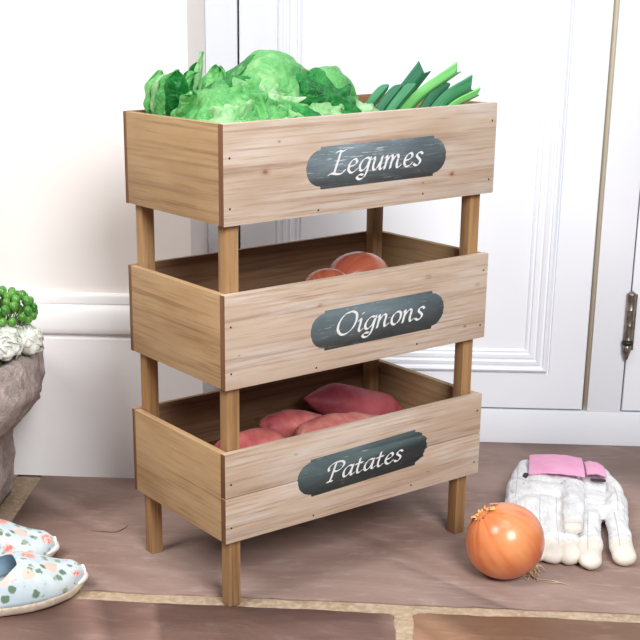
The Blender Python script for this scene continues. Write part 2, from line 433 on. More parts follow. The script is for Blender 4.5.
lathe(bm, [(0,.268),(.002,.2675),(.0034,.2655),(.0052,.264),(.0054,.262),(.0050,.2605),(.0050,.238),(.0053,.2375),(.0053,.2365),(.0050,.236),(.0050,.212),(.0053,.2115),(.0053,.2105),(.0050,.210),(.0050,.188),(.0053,.1875),(.0053,.1865),(.0050,.186),(.0050,.184),(0,.184)], 20, 0, Matrix.Translation(V(hx,hy,0)))
lathe(bm, [(0,.184),(.0068,.184),(.0068,.1795),(0,.1795)], 20, 1, Matrix.Translation(V(hx,hy,0)))
lathe(bm, [(0,.1795),(.0050,.1795),(.0050,.166),(.0044,.1655),(.0040,.163),(.0034,.160),(.0022,.1535),(0,.152)], 20, 0, Matrix.Translation(V(hx-.0006,hy,0)))
for v in bm.verts: v.co.x = hx+(v.co.x-hx)*1.35; v.co.y = hy+(v.co.y-hy)*1.35-.0015
box(bm, hx-.002, hx+.0105, Y0-.0014, Y0+.0006, .168, .262, .0004)
obj('hinge', bm, [HING, HINGD], d2)

# ------------------------------------------------------------------ the rack
A40 = math.radians(40)
RM = Matrix.Rotation(A40, 4, 'Z')
def rw(x, y, z): return RM @ V(x, y, z)
rack = thing('vegetable_rack', 'tall three-tier wooden rack with slate name labels, standing on the stone floor', 'rack', (0,0,0), A40)
RWD = .423; D = .225; T = .0100
zb = [.0925, .2893, .4843]; HH = [.1165, .1152, .1151]
dx = [-.001, .0005, .0007]; WW = [.425, .4213, .4227]

GLY = {
 'L': (1.15, [[(.22,1.62),(.42,1.72),(.62,1.66),(.80,1.74)], [(.52,1.68),(.44,1.1),(.36,.5),(.30,.08)], [(-.05,.02),(.12,.10),(.34,.05),(.62,.0),(.88,.06),(1.02,.26)]]),
 'e': (.80, [[(.12,.46),(.42,.52),(.62,.72),(.52,.98),(.30,.94),(.12,.62),(.12,.24),(.32,.0),(.54,.06),(.70,.24)]]),
 'g': (.88, [[(.70,.90),(.50,1.0),(.24,.86),(.08,.50),(.14,.14),(.34,.08),(.58,.36),(.70,.80)], [(.74,1.0),(.68,.4),(.62,-.1),(.46,-.48),(.18,-.56),(.0,-.40),(.16,-.22),(.40,-.26)]]),
 'u': (.92, [[(.0,.84),(.14,.98),(.18,.72),(.14,.28),(.24,.02),(.44,.14),(.64,.62)], [(.70,.98),(.66,.5),(.64,.12),(.74,.0),(.88,.14)]]),
 'm': (1.36, [[(.0,.86),(.12,.98),(.12,.6),(.08,.0)], [(.12,.5),(.30,.88),(.46,.98),(.54,.80),(.50,.40),(.48,.0)], [(.52,.5),(.72,.88),(.88,.98),(.96,.78),(.92,.36),(.98,.02),(1.14,.06),(1.22,.16)]]),
 'n': (.98, [[(.0,.86),(.12,.98),(.12,.6),(.08,.0)], [(.12,.5),(.32,.88),(.50,.98),(.60,.78),(.56,.36),(.62,.02),(.76,.06),(.86,.16)]]),
 's': (.66, [[(.56,.84),(.42,.99),(.20,.92),(.16,.70),(.34,.52),(.48,.32),(.40,.06),(.18,.0),(.02,.14)]]),
 'O': (1.50, [[(.80,1.70),(.44,1.56),(.16,1.06),(.12,.50),(.38,.06),(.76,.02),(1.14,.36),(1.32,.92),(1.26,1.46),(.96,1.70),(.70,1.66)]]),
 'i': (.46, [[(.0,.84),(.14,.98),(.16,.62),(.12,.18),(.22,.0),(.38,.14)], [(.20,1.36),(.24,1.42)]]),
 'o': (.86, [[(.44,1.0),(.20,.84),(.08,.46),(.18,.08),(.42,.0),(.64,.24),(.72,.62),(.60,.94),(.40,.99)]]),
 'P': (1.16, [[(.52,1.58),(.44,1.0),(.36,.4),(.26,-.06)], [(.08,1.02),(.02,1.30),(.22,1.58),(.60,1.70),(1.0,1.62),(1.16,1.30),(.98,.94),(.66,.80),(.46,.90)], [(.08,-.04),(.28,-.02),(.46,-.04)]]),
 'a': (.92, [[(.68,.90),(.48,1.0),(.22,.86),(.08,.50),(.14,.08),(.34,.04),(.56,.34),(.70,.80)], [(.72,1.0),(.66,.5),(.64,.12),(.74,.0),(.88,.14)]]),
 't': (.66, [[(.28,1.38),(.24,.9),(.18,.36),(.24,.04),(.40,.02),(.56,.16)], [(-.02,.90),(.24,.94),(.52,.94)]]),
}
def hull(pts):
    pts = sorted(set((round(p[0],7), round(p[1],7)) for p in pts))
    def half(ps):
        h = []
        for p in ps:
            while len(h) > 1 and (h[-1][0]-h[-2][0])*(p[1]-h[-2][1])-(h[-1][1]-h[-2][1])*(p[0]-h[-2][0]) <= 1e-12: h.pop()
            h.append(p)
        return h
    a = half(pts); b = half(pts[::-1]); return a[:-1]+b[:-1]
def word(bm, txt, x0, z0, width, xh, slant=.16, tilt=0.0, y=-.0009):
    adv = 0; paths = []
    for ch in txt:
        w, st = GLY[ch]
        for s in st: paths.append([(adv+px+pz*slant, pz) for px, pz in s])
        adv += w
    mx = max(p[0] for s in paths for p in s); mn = min(p[0] for s in paths for p in s)
    fx = width/(mx-mn); na = math.radians(38); nw = .088; nt = .022; k = 0
    nib = [(math.cos(na)*a*nw-math.sin(na)*b*nt, math.sin(na)*a*nw+math.cos(na)*b*nt) for a, b in ((-1,-1),(1,-1),(1,1),(-1,1))]
    for s in paths:
        cp = catmull([(p[0], p[1], 0) for p in s], 6)
        for a, b in zip(cp, cp[1:]):
            h = hull([(q.x+n[0], q.y+n[1]) for q in (a, b) for n in nib])
            k += 1; vs = []
            for X, Z in h:
                lx = (X-mn)*fx; lz = Z*xh
                vs.append(bm.verts.new(V(x0+lx*math.cos(tilt)-lz*math.sin(tilt), y-k*1.2e-6, z0+lx*math.sin(tilt)+lz*math.cos(tilt))))
            if len(vs) > 2: bm.faces.new(vs)
def plaque(bm, cx, cz, hw, hh, tilt, seed, jl, jr, y0=-.0007):
    r = random.Random(seed); pts = []
    er = hh*.86; bx = hw-er
    def end(sgn, jit):
        out = []
        n = 26
        for k in range(n+1):
            a = -PI/2+PI*k/n
            j = (r.random()-.3)*jit
            out.append((sgn*(bx+er*math.cos(a)*1.0-j), er*math.sin(a)*sgn if False else er*math.sin(a)))
        return out
    right = end(1, jr); left = end(-1, jl)[::-1]
    pts = [(-bx*1.0, -hh), (bx, -hh)]+[(bx+.0005, -er*1.0)]+right[1:-1]+[(bx+.0005, er)]+[(bx, hh), (-bx, hh)]+[(-bx-.0005, er)]+left[1:-1]+[(-bx-.0005, -er)]
    ct, s_ = math.cos(tilt), math.sin(tilt)
    b = bmesh.new()
    fr = [b.verts.new(V(cx+x*ct-z*s_, y0, cz+x*s_+z*ct)) for x, z in pts]
    bk = [b.verts.new(V(cx+x*ct-z*s_, .0005, cz+x*s_+z*ct)) for x, z in pts]
    b.faces.new(fr); b.faces.new(bk[::-1]); n = len(pts)
    for i in range(n): b.faces.new([fr[i], fr[(i+1)%n], bk[(i+1)%n], bk[i]])
    merge(bm, b, 0)
names = ['Patates', 'Oignons', 'Legumes']
PL = [(.2165,.1530,.1085,.0250,.030,5,.0012,.0050), (.2355,.3412,.1095,.0252,.006,6,.0008,.0020), (.2270,.5400,.1100,.0248,.004,7,.0008,.0012)]
TX = [(.1545,.1400,.1270,.0138,.030), (.1680,.3315,.1420,.0160,.006), (.1500,.5305,.1470,.0158,.004)]
LAB = ['bottom crate marked Patates', 'middle crate marked Oignons', 'top crate marked Legumes']
def board_bm(x0, x1, y0, y1, z0, z1, end_axis, seed):
    bm = bmesh.new(); box(bm, x0, x1, y0, y1, z0, z1, .0011)
    bm.normal_update()
    for f in bm.faces:
        n = f.normal
        if abs(n[end_axis]) > .9: f.material_index = 1
    return bm
for i in range(3):
    z = zb[i]; H = HH[i]; x0 = dx[i]; x1 = dx[i]+WW[i]; y0 = -.0003; y1 = D-.0005*(2-i)
    # crate = its floor panel, notched round the four posts
    n1, n2, n3, n4 = x0+.0305, x1-.0305, y0+.0275, y1-.0275
    a, b, c, d_ = x0+.0095, x1-.0095, y0+T+.0003, y1-.0068
    bm = bmesh.new()
    extrude_poly(bm, [(n1,c),(n2,c),(n2,n3),(b,n3),(b,n4),(n2,n4),(n2,d_),(n1,d_),(n1,n4),(a,n4),(a,n3),(n1,n3)], z+.038, z+.045)
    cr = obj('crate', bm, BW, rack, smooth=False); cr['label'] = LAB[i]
    if i == 0:
        bm = board_bm(x0, x1, y0, y0+T, z, z+.0588, 0, i); b2 = board_bm(x0, x1, y0+.0002, y0+T, z+.0597, z+H, 0, i); merge(bm, b2)
    else: bm = board_bm(x0, x1, y0, y0+T, z, z+H, 0, i)
    obj('front_board', bm, [FW[i], ENDG], cr, angle=40)
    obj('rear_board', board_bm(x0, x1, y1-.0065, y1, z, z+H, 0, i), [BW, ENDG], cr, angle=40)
    for sx in (0, 1):
        xa = x0+.0004 if sx == 0 else x1-.0094
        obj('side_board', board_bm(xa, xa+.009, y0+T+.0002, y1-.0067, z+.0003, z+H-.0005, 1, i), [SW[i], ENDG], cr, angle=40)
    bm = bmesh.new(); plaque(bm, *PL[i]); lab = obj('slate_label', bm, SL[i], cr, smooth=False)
    bm = bmesh.new(); tx = TX[i]; word(bm, names[i], tx[0], tx[1], tx[2], tx[3], tilt=tx[4]); obj('lettering', bm, LETT, cr, smooth=False)
    for nx, nz in ((.0085,.077), (.0085,.020), (WW[i]-.008,.093), (WW[i]-.009,.018), (.135,.006), (.30,.010)):
        bm = bmesh.new()
        lathe(bm, [(0,-.0008),(.0010,-.0006),(.0014,-.0002),(.0014,.002),(0,.002)], 10, 0, Matrix.Translation(V(x0+nx,y0+.0002,z+nz)) @ Matrix.Rotation(-PI/2, 4, 'X'))
        obj('nail', bm, NAIL, cr)
def leg_bm(x0, y0, top=.585, lean=(0,0)):
    bm = bmesh.new(); box(bm, x0, x0+.0178, y0, y0+.0165, 0, top, .0013, 0, 2)
    for v in bm.verts:
        v.co.x += lean[0]*(1-v.co.z/top); v.co.y += lean[1]*(1-v.co.z/top)
    return bm
for a, b, ln in ((.0102,.0103,(0,0)), (.3935,.0103,(.0045,.0030)), (.0102,.2010,(0,0)), (.3935,.2010,(0,0))):
    obj('leg', leg_bm(a, b, .585, ln), LW, rack, angle=40)

# ------------------------------------------------------------------ lettuces
def leaf(bm, base, out, L, Wd, up0, curl, cup, ruffle, seed, mi=0, fold=0, ns=20, nt=18):
    """out: horizontal direction angle; up0: elevation at the base; curl: change of elevation to the tip"""
    r = random.Random(seed); ph = r.random()*9
    o = V(math.cos(out), math.sin(out), 0); side = V(-math.sin(out), math.cos(out), 0)
    grid = []; p = Vector(base); el = up0
    for i in range(ns+1):
        s = i/ns
        d = o*math.cos(el)+V(0,0,1)*math.sin(el)
        nrm = -o*math.sin(el)+V(0,0,1)*math.cos(el)   # inner/upper side
        w = Wd*(.30+.70*sm(0,.55,s))*math.sqrt(max(0.02, 1-max(0,(s-.62)/.38)**2.2))
        row = []
        for j in range(nt+1):
            t = -1+2*j/nt
            a = t*cup
            if abs(cup) > .02: lat = math.sin(a)/cup*w; lift = (1-math.cos(a))/abs(cup)*w*(1 if cup > 0 else -1)
            else: lat = t*w; lift = 0
            lift += fold*abs(t)*w
            e = (abs(t)**2.2)*(.4+.6*s)+sm(.75,1,s)*.8
            rf = ruffle*e*math.sin(seed*1.7+t*4.2+s*13+2*math.sin(7*s+ph))*.55+ruffle*e*.55*math.sin(ph+27*s-9*t)
            rf += ruffle*.55*noise.noise(V(s*4+seed, t*2.4, ph))*2
            rip = -.0022*math.exp(-(t*8)**2)*(1-s)
            row.append(bm.verts.new(p+side*(lat*(1+.06*math.sin(ph+s*21)))+nrm*(lift+rf+rip)))
        grid.append(row)
        p = p+d*(L/ns); el += curl/ns*(0.4+1.2*s)
    for A, B in zip(grid, grid[1:]):
        for j in range(nt):
            f = bm.faces.new([A[j], A[j+1], B[j+1], B[j]]); f.material_index = mi; f.smooth = True
def solid(o, th=.0007):
    md = o.modifiers.new('s', 'SOLIDIFY'); md.thickness = th; md.offset = 0
    md = o.modifiers.new('b', 'SUBSURF'); md.levels = 1; md.render_levels = 1
    return apply(o)
zt = zb[2]+.0452
d2r = math.radians
def capleaf(bm, c, R, d, ext, mi=0, ruf=.004, flare=.010, seed=0, lob=.10, nr=18, na=56):
    """a broad leaf blade domed over a sphere of radius R about c, facing d, edge frilled"""
    c = Vector(c); d = Vector(d).normalized(); ext = math.radians(ext)
    s = d.cross(V(0,0,1)).normalized(); u = s.cross(d)
    rings = []
    for i in range(nr+1):
        f = i/nr; row = []
        for k in range(na):
            a = 2*PI*k/na
            e = ext*(1+lob*math.sin(2*a+seed)+lob*.6*math.sin(5*a+seed*2.3)+.05*math.sin(11*a+seed))
            rho = e*f
            g = f**3
            RR = R*(1+.10*noise.noise(V(math.cos(a)*f*1.6+seed, math.sin(a)*f*1.6, seed*.7)))+flare*g
            RR += ruf*f*f*(math.sin(7*a+seed*3)+.7*math.sin(12*a+seed*5+3*f))+.0028*f*noise.noise(V(math.cos(a)*f*5+seed*3, math.sin(a)*f*5, seed))+.0012*math.sin(16*f+4*math.cos(a*3+seed))*f
            RR += .0022*math.exp(-(math.sin(a)*f*9)**2)*(1-f)   # midrib
            row.append(c+(d*math.cos(rho)+(s*math.cos(a)+u*math.sin(a))*math.sin(rho))*RR)
        if i == 0:
            p = sum(row, V(0,0,0))/na; rings.append([bm.verts.new(p)])
        else: rings.append([bm.verts.new(p) for p in row])
    for A, B in zip(rings, rings[1:]):
        for k in range(na):
            k2 = (k+1) % na
            f = bm.faces.new([A[0], B[k2], B[k]] if len(A) == 1 else [A[k], A[k2], B[k2], B[k]])
            f.material_index = mi; f.smooth = True
def inside_crate(bm, o):
    """keep whatever lies below the rim of the top crate between its boards"""
    for v in bm.verts:
        p = v.co+o; k = 1-sm(.597, .612, p.z)
        if k > 0:
            q = V(min(max(p.x, .0125), .408), min(max(p.y, .0128), .210), max(p.z, zt+.001))
            p = p.lerp(q, k)
        v.co = p-o
def lettuce(o, label, caps_, ups, seed):
    o = V(*o); t = thing('lettuce', label, 'lettuce', tuple(RM @ o), A40, 'lettuces in the top crate')
    bm = bmesh.new()
    lathe(bm, [(0,0),(.013,.0005),(.017,.012),(.014,.03),(.030,.045),(.034,.062),(.026,.078),(0,.086)], 20, 2)
    for v in bm.verts: v.co += v.co.normalized()*noise.noise(v.co*60)*.004
    obj('lettuce_heart', bm, [LT1, LT2, LT3], t)
    for k, a in enumerate(caps_):
        bm = bmesh.new(); c, R, d, ext, mi, ruf, fl = a
        capleaf(bm, V(*c)-o, R, d, ext, mi, ruf, fl, seed+k*1.9)
        inside_crate(bm, o); solid(obj('leaf', bm, [LT1, LT2, LT3], t))
    for k, a in enumerate(ups):
        bm = bmesh.new(); b, az, L, Wd, up0, curl, cup, ruf, mi = a
        leaf(bm, V(*b)-o, math.radians(az), L, Wd, up0, curl, cup, ruf, seed+k*2.3, mi)
        inside_crate(bm, o); solid(obj('leaf', bm, [LT1, LT2, LT3], t))
    return t
CA = [((.150,.118,.617), .050, (-.35,-.50,.78), 74, 0, .0025, .004), ((.156,.130,.616), .049, (.35,.35,.8), 80, 2, .004, .006),
      ((.215,.100,.603), .044, (-.25,-.55,.75), 84, 0, .003, .003), ((.216,.098,.590), .044, (.55,-.60,.35), 75, 0, .004, .008),
      ((.172,.058,.575), .038, (-.35,-.65,.68), 62, 1, .005, .010), ((.200,.046,.566), .034, (.05,-.65,.72), 70, 2, .006, .012),
      ((.246,.055,.577), .026, (.15,-.5,.8), 70, 1, .005, .006), ((.128,.112,.603), .042, (-.80,-.30,.5), 72, 0, .004, .008),
      ((.190,.075,.592), .040, (.0,-.8,.55), 60, 2, .006, .012), ((.185,.150,.600), .045, (.2,.7,.6), 80, 0, .005, .01)]
CB = [((.060,.034,.576), .026, (-.5,-.6,.6), 85, 0, .006, .010), ((.100,.030,.574), .026, (.2,-.7,.7), 90, 1, .007, .012), ((.075,.074,.602), .026, (-.6,-.2,.8), 75, 0, .007, .012), ((.138,.036,.578), .028, (.3,-.6,.7), 80, 2, .006, .010), ((.092,.070,.576), .046, (-.25,-.45,.85), 72, 0, .010, .016), ((.046,.050,.570), .038, (-.45,-.55,.7), 66, 1, .006, .008),
      ((.122,.046,.570), .037, (.0,-.60,.78), 70, 1, .006, .012), ((.098,.118,.602), .040, (-.1,-.1,1), 76, 2, .005, .010),
      ((.066,.100,.590), .042, (-.5,-.3,.8), 68, 0, .007, .014), ((.085,.045,.572), .034, (-.2,-.8,.55), 60, 0, .007, .012), ((.108,.080,.590), .038, (-.1,-.5,.8), 55, 1, .009, .014)]
UB = [((.030,.195,.560), -80, .090, .021, 1.40, .1, 1.4, .003, 0), ((.030,.178,.560), -100, .086, .020, 1.35, .2, 1.4, .003, 1), ((.030,.170,.560), -75, .094, .024, 1.25, .25, 1.5, .003, 0), ((.034,.150,.560), -120, .092, .022, 1.35, .1, 1.5, .003, 2), ((.044,.160,.560), -40, .090, .022, 1.40, -.1, 1.4, .004, 0),
      ((.060,.165,.560), 10, .100, .016, 1.45, -.2, 1.2, .005, 2), ((.070,.160,.565), -60, .106, .010, 1.5, 0, 1.0, .002, 1), ((.026,.120,.560), -100, .075, .016, 1.3, -.3, 1.2, .004, 0),
      ((.092,.165,.560), 30, .095, .020, 1.4, -.4, 1.0, .005, 0)]
lettuce((.178,.112,zt), 'round full green lettuce in the middle of the top crate beside the leeks', CA, [], 21)
lettuce((.072,.105,zt), 'looser lettuce with upright folded leaves in the left end of the top crate', CB, UB, 47)

# ------------------------------------------------------------------ leeks
def folded(bm, pts, w, th=.0022, mi=0, open_=.9, roll=0, tip='cut', ns=24):
    """leek leaf: a strip folded along its middle into a V, solid, cut across its end; pts run base->tip"""
    uvl = bm.loops.layers.uv.verify()
    cp = catmull(pts, 6); n = len(cp); rings = []
    prof = [-1, -.6, -.25, 0, .25, .6, 1]
    for i, p in enumerate(cp):
        t = i/(n-1); d = (cp[min(i+1,n-1)]-cp[max(i-1,0)]).normalized()
        s = d.cross(V(0,0,1)).normalized(); u = s.cross(d).normalized()
        s, u = s*math.cos(roll)+u*math.sin(roll), u*math.cos(roll)-s*math.sin(roll)
        ww = w*(.72+.28*sm(0,.5,t))
        if tip == 'round': ww *= math.sqrt(max(.02, 1-max(0,(t-.82)/.18)**2))
        A = []; B = []
        for q in prof:
            h = abs(q)**1.2*ww*math.sin(open_)*.9
            off = d*(abs(q)*.010 if (i == n-1 and tip == 'cut') else 0)
            A.append(bm.verts.new(p+s*q*ww*math.cos(open_)+u*h+off)); B.append(bm.verts.new(p+s*q*ww*math.cos(open_)*1.02+u*(h-th)+off))
        rings.append((A+B[::-1], t))
    m_ = len(prof)*2
    for (A, ta), (B, tb) in zip(rings, rings[1:]):
        for k in range(m_):
            f = bm.faces.new([A[k], A[(k+1)%m_], B[(k+1)%m_], B[k]]); f.material_index = mi; f.smooth = True
            for l, uv in zip(f.loops, ((k/m_,ta),((k+1)/m_,ta),((k+1)/m_,tb),(k/m_,tb))): l[uvl].uv = uv
    for R in (rings[0][0][::-1], rings[-1][0]):
        f = bm.faces.new(R); f.material_index = mi
def leek(label, stalk, leaves):
    t = thing('leek', label, 'leek', (0,0,0), A40, 'leeks in the top crate')
    b0 = Vector(stalk[0]); t.location = RM @ b0
    bm = bmesh.new(); uv = bm.loops.layers.uv.verify()
    tube(bm, catmull([Vector(p)-b0 for p in stalk], 6), lambda s: .0105*(1-.25*(1-sm(0,.08,s))), 16)
    obj('stalk', bm, LKW, t)
    for k, (pts, w, mat, op, roll, tp) in enumerate(leaves):
        bm = bmesh.new(); folded(bm, [Vector(p)-b0 for p in pts], w, mi=0, open_=op, roll=roll, tip=tp)
        obj('leek_leaf', bm, mat, t, angle=50)
LEEKS_HERE = True
zs = zt+.0112
leek('leek with three slim dark pointed leaves, leftmost of the leeks in the top crate', [(.205,.150,zs),(.232,.132,zs+.003),(.254,.112,zs+.012)],
  [([(.246,.112,zs+.010),(.266,.096,.560),(.284,.082,.600),(.300,.070,.6245)], .0085, LKM, .70, 1.25, 'round'),
   ([(.250,.104,zs+.010),(.272,.086,.560),(.296,.070,.599),(.313,.060,.6240)], .0090, LKD, .70, 1.25, 'round'),
   ([(.254,.096,zs+.010),(.282,.076,.560),(.308,.060,.600),(.327,.050,.6250)], .0095, LKM, .65, 1.2, 'round')])
leek('leek with a tall bright green cut leaf standing highest over the top crate', [(.235,.178,zs),(.266,.156,zs+.003),(.292,.134,zs+.012)],
  [([(.282,.126,zs+.012),(.306,.096,.568),(.330,.074,.608),(.348,.062,.6360)], .0130, LKD, .50, 1.2, 'cut'),
   ([(.286,.112,zs+.012),(.314,.074,.575),(.342,.052,.610),(.378,.034,.6370)], .0100, LKL, .60, 1.1, 'cut')])
leek('leek with broad blunt dark leaves over the right end of the top crate', [(.285,.110,zs),(.305,.092,zs+.003),(.322,.074,zs+.012)],
  [([(.312,.074,zs+.010),(.334,.060,.565),(.358,.050,.602),(.380,.044,.6230)], .0110, LKD, .50, 1.2, 'round'),
   ([(.318,.058,zs+.010),(.342,.044,.570),(.370,.034,.602),(.399,.028,.6175)], .0135, LKM, .45, 1.15, 'cut'),
   ([(.320,.046,zs+.010),(.342,.034,.566),(.370,.025,.595),(.402,.020,.6085)], .0070, LKL, .50, 1.0, 'cut')])

# ------------------------------------------------------------------ onions
def onion(name, label, loc, r, axis, mat, group=None, roots=None, sx=1.0):
    t = thing(name, label, 'onion', loc, 0, group)
    z = Vector(axis).normalized(); q = V(0,0,1).rotation_difference(z).to_matrix().to_4x4()
    prof = []
    N = 30
    for k in range(N+1):
        a = -PI/2+PI*k/N
        rr = r*math.cos(a); zz = r*.97*math.sin(a)
        if a > 1.1: rr = max(rr, r*.16*(1-sm(1.35,PI/2,a)*.6)); zz += r*.05*sm(1.25, PI/2, a)
        if k == N: rr = 0
        prof.append((max(0,rr), zz))
    bm = bmesh.new(); lathe(bm, prof, 56)
    for v in bm.verts:
        n = noise.noise(v.co*22+Vector(loc)*9)*.0016; v.co += v.co.normalized()*n
        e_ = q.inverted().to_3x3() @ V(math.cos(A40), math.sin(A40), 0); v.co += e_*(v.co.dot(e_)*(sx-1))
    b = obj('bulb', bm, mat, t); b.matrix_local = q
    rnd = random.Random(int(r*1e5)); bm = bmesh.new()
    for k in range(14):   # dry papery neck
        a = k*2*PI/14+rnd.random()*.5; w = .0018+.0022*rnd.random(); L = r*(.07+.14*rnd.random())
        q2 = .07+.10*rnd.random(); pb = V(math.cos(a)*r*q2, math.sin(a)*r*q2, r*.985); c = V(math.cos(a), math.sin(a), 0); s = V(-c.y, c.x, 0)
        pr = []
        for i in range(5):
            f = i/4; p = pb+c*(L*.8*f*f+.001)+V(0,0,1)*L*f*(1-.6*f)+s*(rnd.random()-.5)*.0022*f
            ww = w*(1-.75*f)
            pr.append([bm.verts.new(p+s*ww), bm.verts.new(p-s*ww), bm.verts.new(p-s*ww+c*.0006), bm.verts.new(p+s*ww+c*.0006)])
        for A, B in zip(pr, pr[1:]):
            for j in range(4): bm.faces.new([A[j], A[(j+1)%4], B[(j+1)%4], B[j]])
        bm.faces.new(pr[0][::-1]); bm.faces.new(pr[-1])
    for k in range(4): # loose flakes of skin round the shoulder
        a0 = rnd.random()*6.28; el = 1.0+.25*rnd.random()
        g = []
        for i in range(5):
            for j in range(4):
                a = a0+.16*i; e = el+.07*j; lift = .0006+.0028*(j/3)**2+.001*rnd.random()
                g.append(bm.verts.new(V(math.cos(a)*math.cos(e), math.sin(a)*math.cos(e), .97*math.sin(e))*(r+lift+.001)))
        for i in range(4):
            for j in range(3): bm.faces.new([g[i*4+j], g[i*4+4+j], g[i*4+5+j], g[i*4+1+j]])
    nk = obj('papery_neck', bm, PAPER, t); nk.matrix_local = q
    if roots:
        bm = bmesh.new(); inv = q.inverted()
        rt = q @ V(0,0,-r*.965)
        for k in range(roots):
            a = rnd.random()*6.28; rad = rnd.random()*.009
            s0 = q @ V(math.cos(a)*rad, math.sin(a)*rad, -math.sqrt(r*r*.93-rad*rad)); L = .014+.016*rnd.random()
            dirv = (q @ V(math.cos(a)*.9, math.sin(a)*.9, -.9)).normalized()
            p = s0.copy(); pts = [p.copy()]; fl = -loc[2]+.0012
            for i in range(6):
                dirv = (dirv+V(rnd.uniform(-.7,.7), rnd.uniform(-.7,.7), rnd.uniform(-.75,.35))).normalized()
                p = p+dirv*L/6; p.z = max(p.z, fl+rnd.random()*.0015); 
                if p.length < r*1.01: p = p.normalized()*r*1.02; p.z = max(p.z, fl)
                pts.append(p.copy())
            tube(bm, pts, .0005, 4)
        for k in range(3):
            s0 = V(.045+.006*k, -.012-.004*k, fl); pts = [s0, s0+V(.012,.001*k,.0006), s0+V(.024,-.003,.0002)]; tube(bm, pts, .0004, 4)
        lathe(bm, [(0,-r*.93),(.010,-r*.94),(.0085,-r*.985),(0,-r*1.0)], 16, 0, q)
        obj('roots', bm, ROOT, t)
    return t
RO = .0508
onion('onion', 'big golden-brown onion with dry roots, on the stone floor in front of the gloves', (.351,.139,RO*.975), RO, (-.60,-.10,.72), ON, roots=90)
def rl(x, y, z): return tuple(rw(x, y, z))
bz = zb[1]+.0112
grp = 'onions in the middle crate'
onion('onion', 'pink-brown onion on top in the middle crate, the larger one showing above its front board', rl(.286,.104,.3700), .0360, (.5,.85,-.1), ON2, grp, sx=1.32)
onion('onion', 'pink-brown onion mostly sunk behind the middle front board, left of the larger one', rl(.196,.056,.3680), .0340, (-.1,.95,-.1), ON2, grp, sx=1.1)

# ------------------------------------------------------------------ sweet potatoes
def potato(label, a, b, r, bend, mat, seed, tips=(.5,.5), squash=.92):
    a, b = Vector(a), Vector(b); c = (a+b)/2; L = (b-a).length
    t = rw(*c); bm = bmesh.new(); N = 30; rings = []; seg = 28
    d = (b-a).normalized(); s = d.cross(V(0,0,1)).normalized(); u = s.cross(d)
    for i in range(N+1):
        f = i/N; x = (f-.5)*L
        e = 1-abs(2*f-1)**2.3
        tp = tips[0] if f < .5 else tips[1]
        rr = r*max(0.02, e)**(tp)
        cen = d*x+s*bend*(1-(2*f-1)**2)
        rg = []
        for k in range(seg):
            th = 2*PI*k/seg; q = cen+s*math.cos(th)*rr+u*math.sin(th)*rr*squash
            n = noise.noise(q*26+V(seed,seed,0))*.0045+noise.noise(q*75+V(seed,0,0))*.0011
            q += (s*math.cos(th)+u*math.sin(th))*n*min(1, rr/r*1.2); rg.append(bm.verts.new(q))
        rings.append(rg)
    for A, B in zip(rings, rings[1:]):
        for k in range(seg): bm.faces.new([A[k], A[(k+1)%seg], B[(k+1)%seg], B[k]])
    bm.faces.new(rings[0][::-1]); bm.faces.new(rings[-1])
    o = obj('sweet_potato', bm, mat); o.location = t; o.rotation_euler = (0,0,A40)
    return tag(o, label, 'sweet potato', 'sweet potatoes in the bottom crate')
pz = zb[0]+.0112
potato('short knobbly pink sweet potato behind the front left post of the bottom crate', (.014,.050,.1770), (.122,.046,.1800), .0340, .0, SP, 1, (.42,.42))
potato('blunt rosy sweet potato in the middle of the bottom crate, pointing at the left post', (.124,.101,.1900), (.235,.096,.1720), .0260, .0, SP, 2, (.40,.5))
potato('pale pink bumpy sweet potato lying along the front board of the bottom crate', (.140,.042,.1900), (.300,.039,.1730), .0280, .002, SPL, 3, (.36,.55))
potato('long deep-red sweet potato with a pointed tip at the back of the bottom crate', (.247,.170,.1900), (.410,.146,.1430), .0315, -.004, SPD, 4, (.95,.5))

# ------------------------------------------------------------------ stone planter, flowers, berries
PX, PY = -.477, .292
planter = thing('stone_planter', 'rough weathered stone planter on a narrow foot at the left edge of the photo', 'planter', (PX,PY,0))
def sqring(bm, hx, hy, z, n=4.0, seg=96, amp=.004, seed=0):
    out = []
    for k in range(seg):
        a = 2*PI*k/seg; c, s = math.cos(a), math.sin(a)
        r = 1/(abs(c)**n+abs(s)**n)**(1/n)
        p = V(c*r*hx, s*r*hy, z)
        nn = noise.noise(p*13+V(seed,0,0))*amp*1.4+noise.noise(p*34+V(0,seed,0))*amp*.9+noise.noise(p*90)*amp*.4
        q = p+V(c,s,0)*nn
        if z > .001: q.z += noise.noise(p*20+V(5,5,seed))*amp*.6
        out.append(bm.verts.new(q))
    return out
def stack(bm, prof, **kw):
    R = [sqring(bm, hx, hy, z, **kw) for hx, hy, z in prof]
    for A, B in zip(R, R[1:]):
        n = len(A)
        for k in range(n): bm.faces.new([A[k], A[(k+1)%n], B[(k+1)%n], B[k]])
    bm.faces.new(R[0][::-1]); bm.faces.new(R[-1])
def dens(P, step=.006):
    out = []
    for a, b in zip(P, P[1:]):
        n = max(1, int((Vector(a)-Vector(b)).length/step))
        for k in range(n): out.append(tuple(Vector(a).lerp(Vector(b), k/n)))
    out.append(P[-1]); return out
bm = bmesh.new()
stack(bm, dens([(.101,.118,0),(.104,.120,.010),(.106,.120,.040),(.108,.118,.085),(.112,.118,.120),(.120,.120,.135)]), n=5, amp=.004)
obj('foot', bm, PST, planter)
bm = bmesh.new()
stack(bm, dens([(.100,.104,.118),(.128,.116,.134),(.146,.124,.152),(.160,.130,.172),(.167,.133,.200),(.167,.133,.228),(.161,.129,.243),(.150,.120,.247),(.138,.108,.243),(.134,.104,.225),(.05,.04,.222)]), n=4, amp=.0085, seed=3)
obj('bowl', bm, PST, planter)
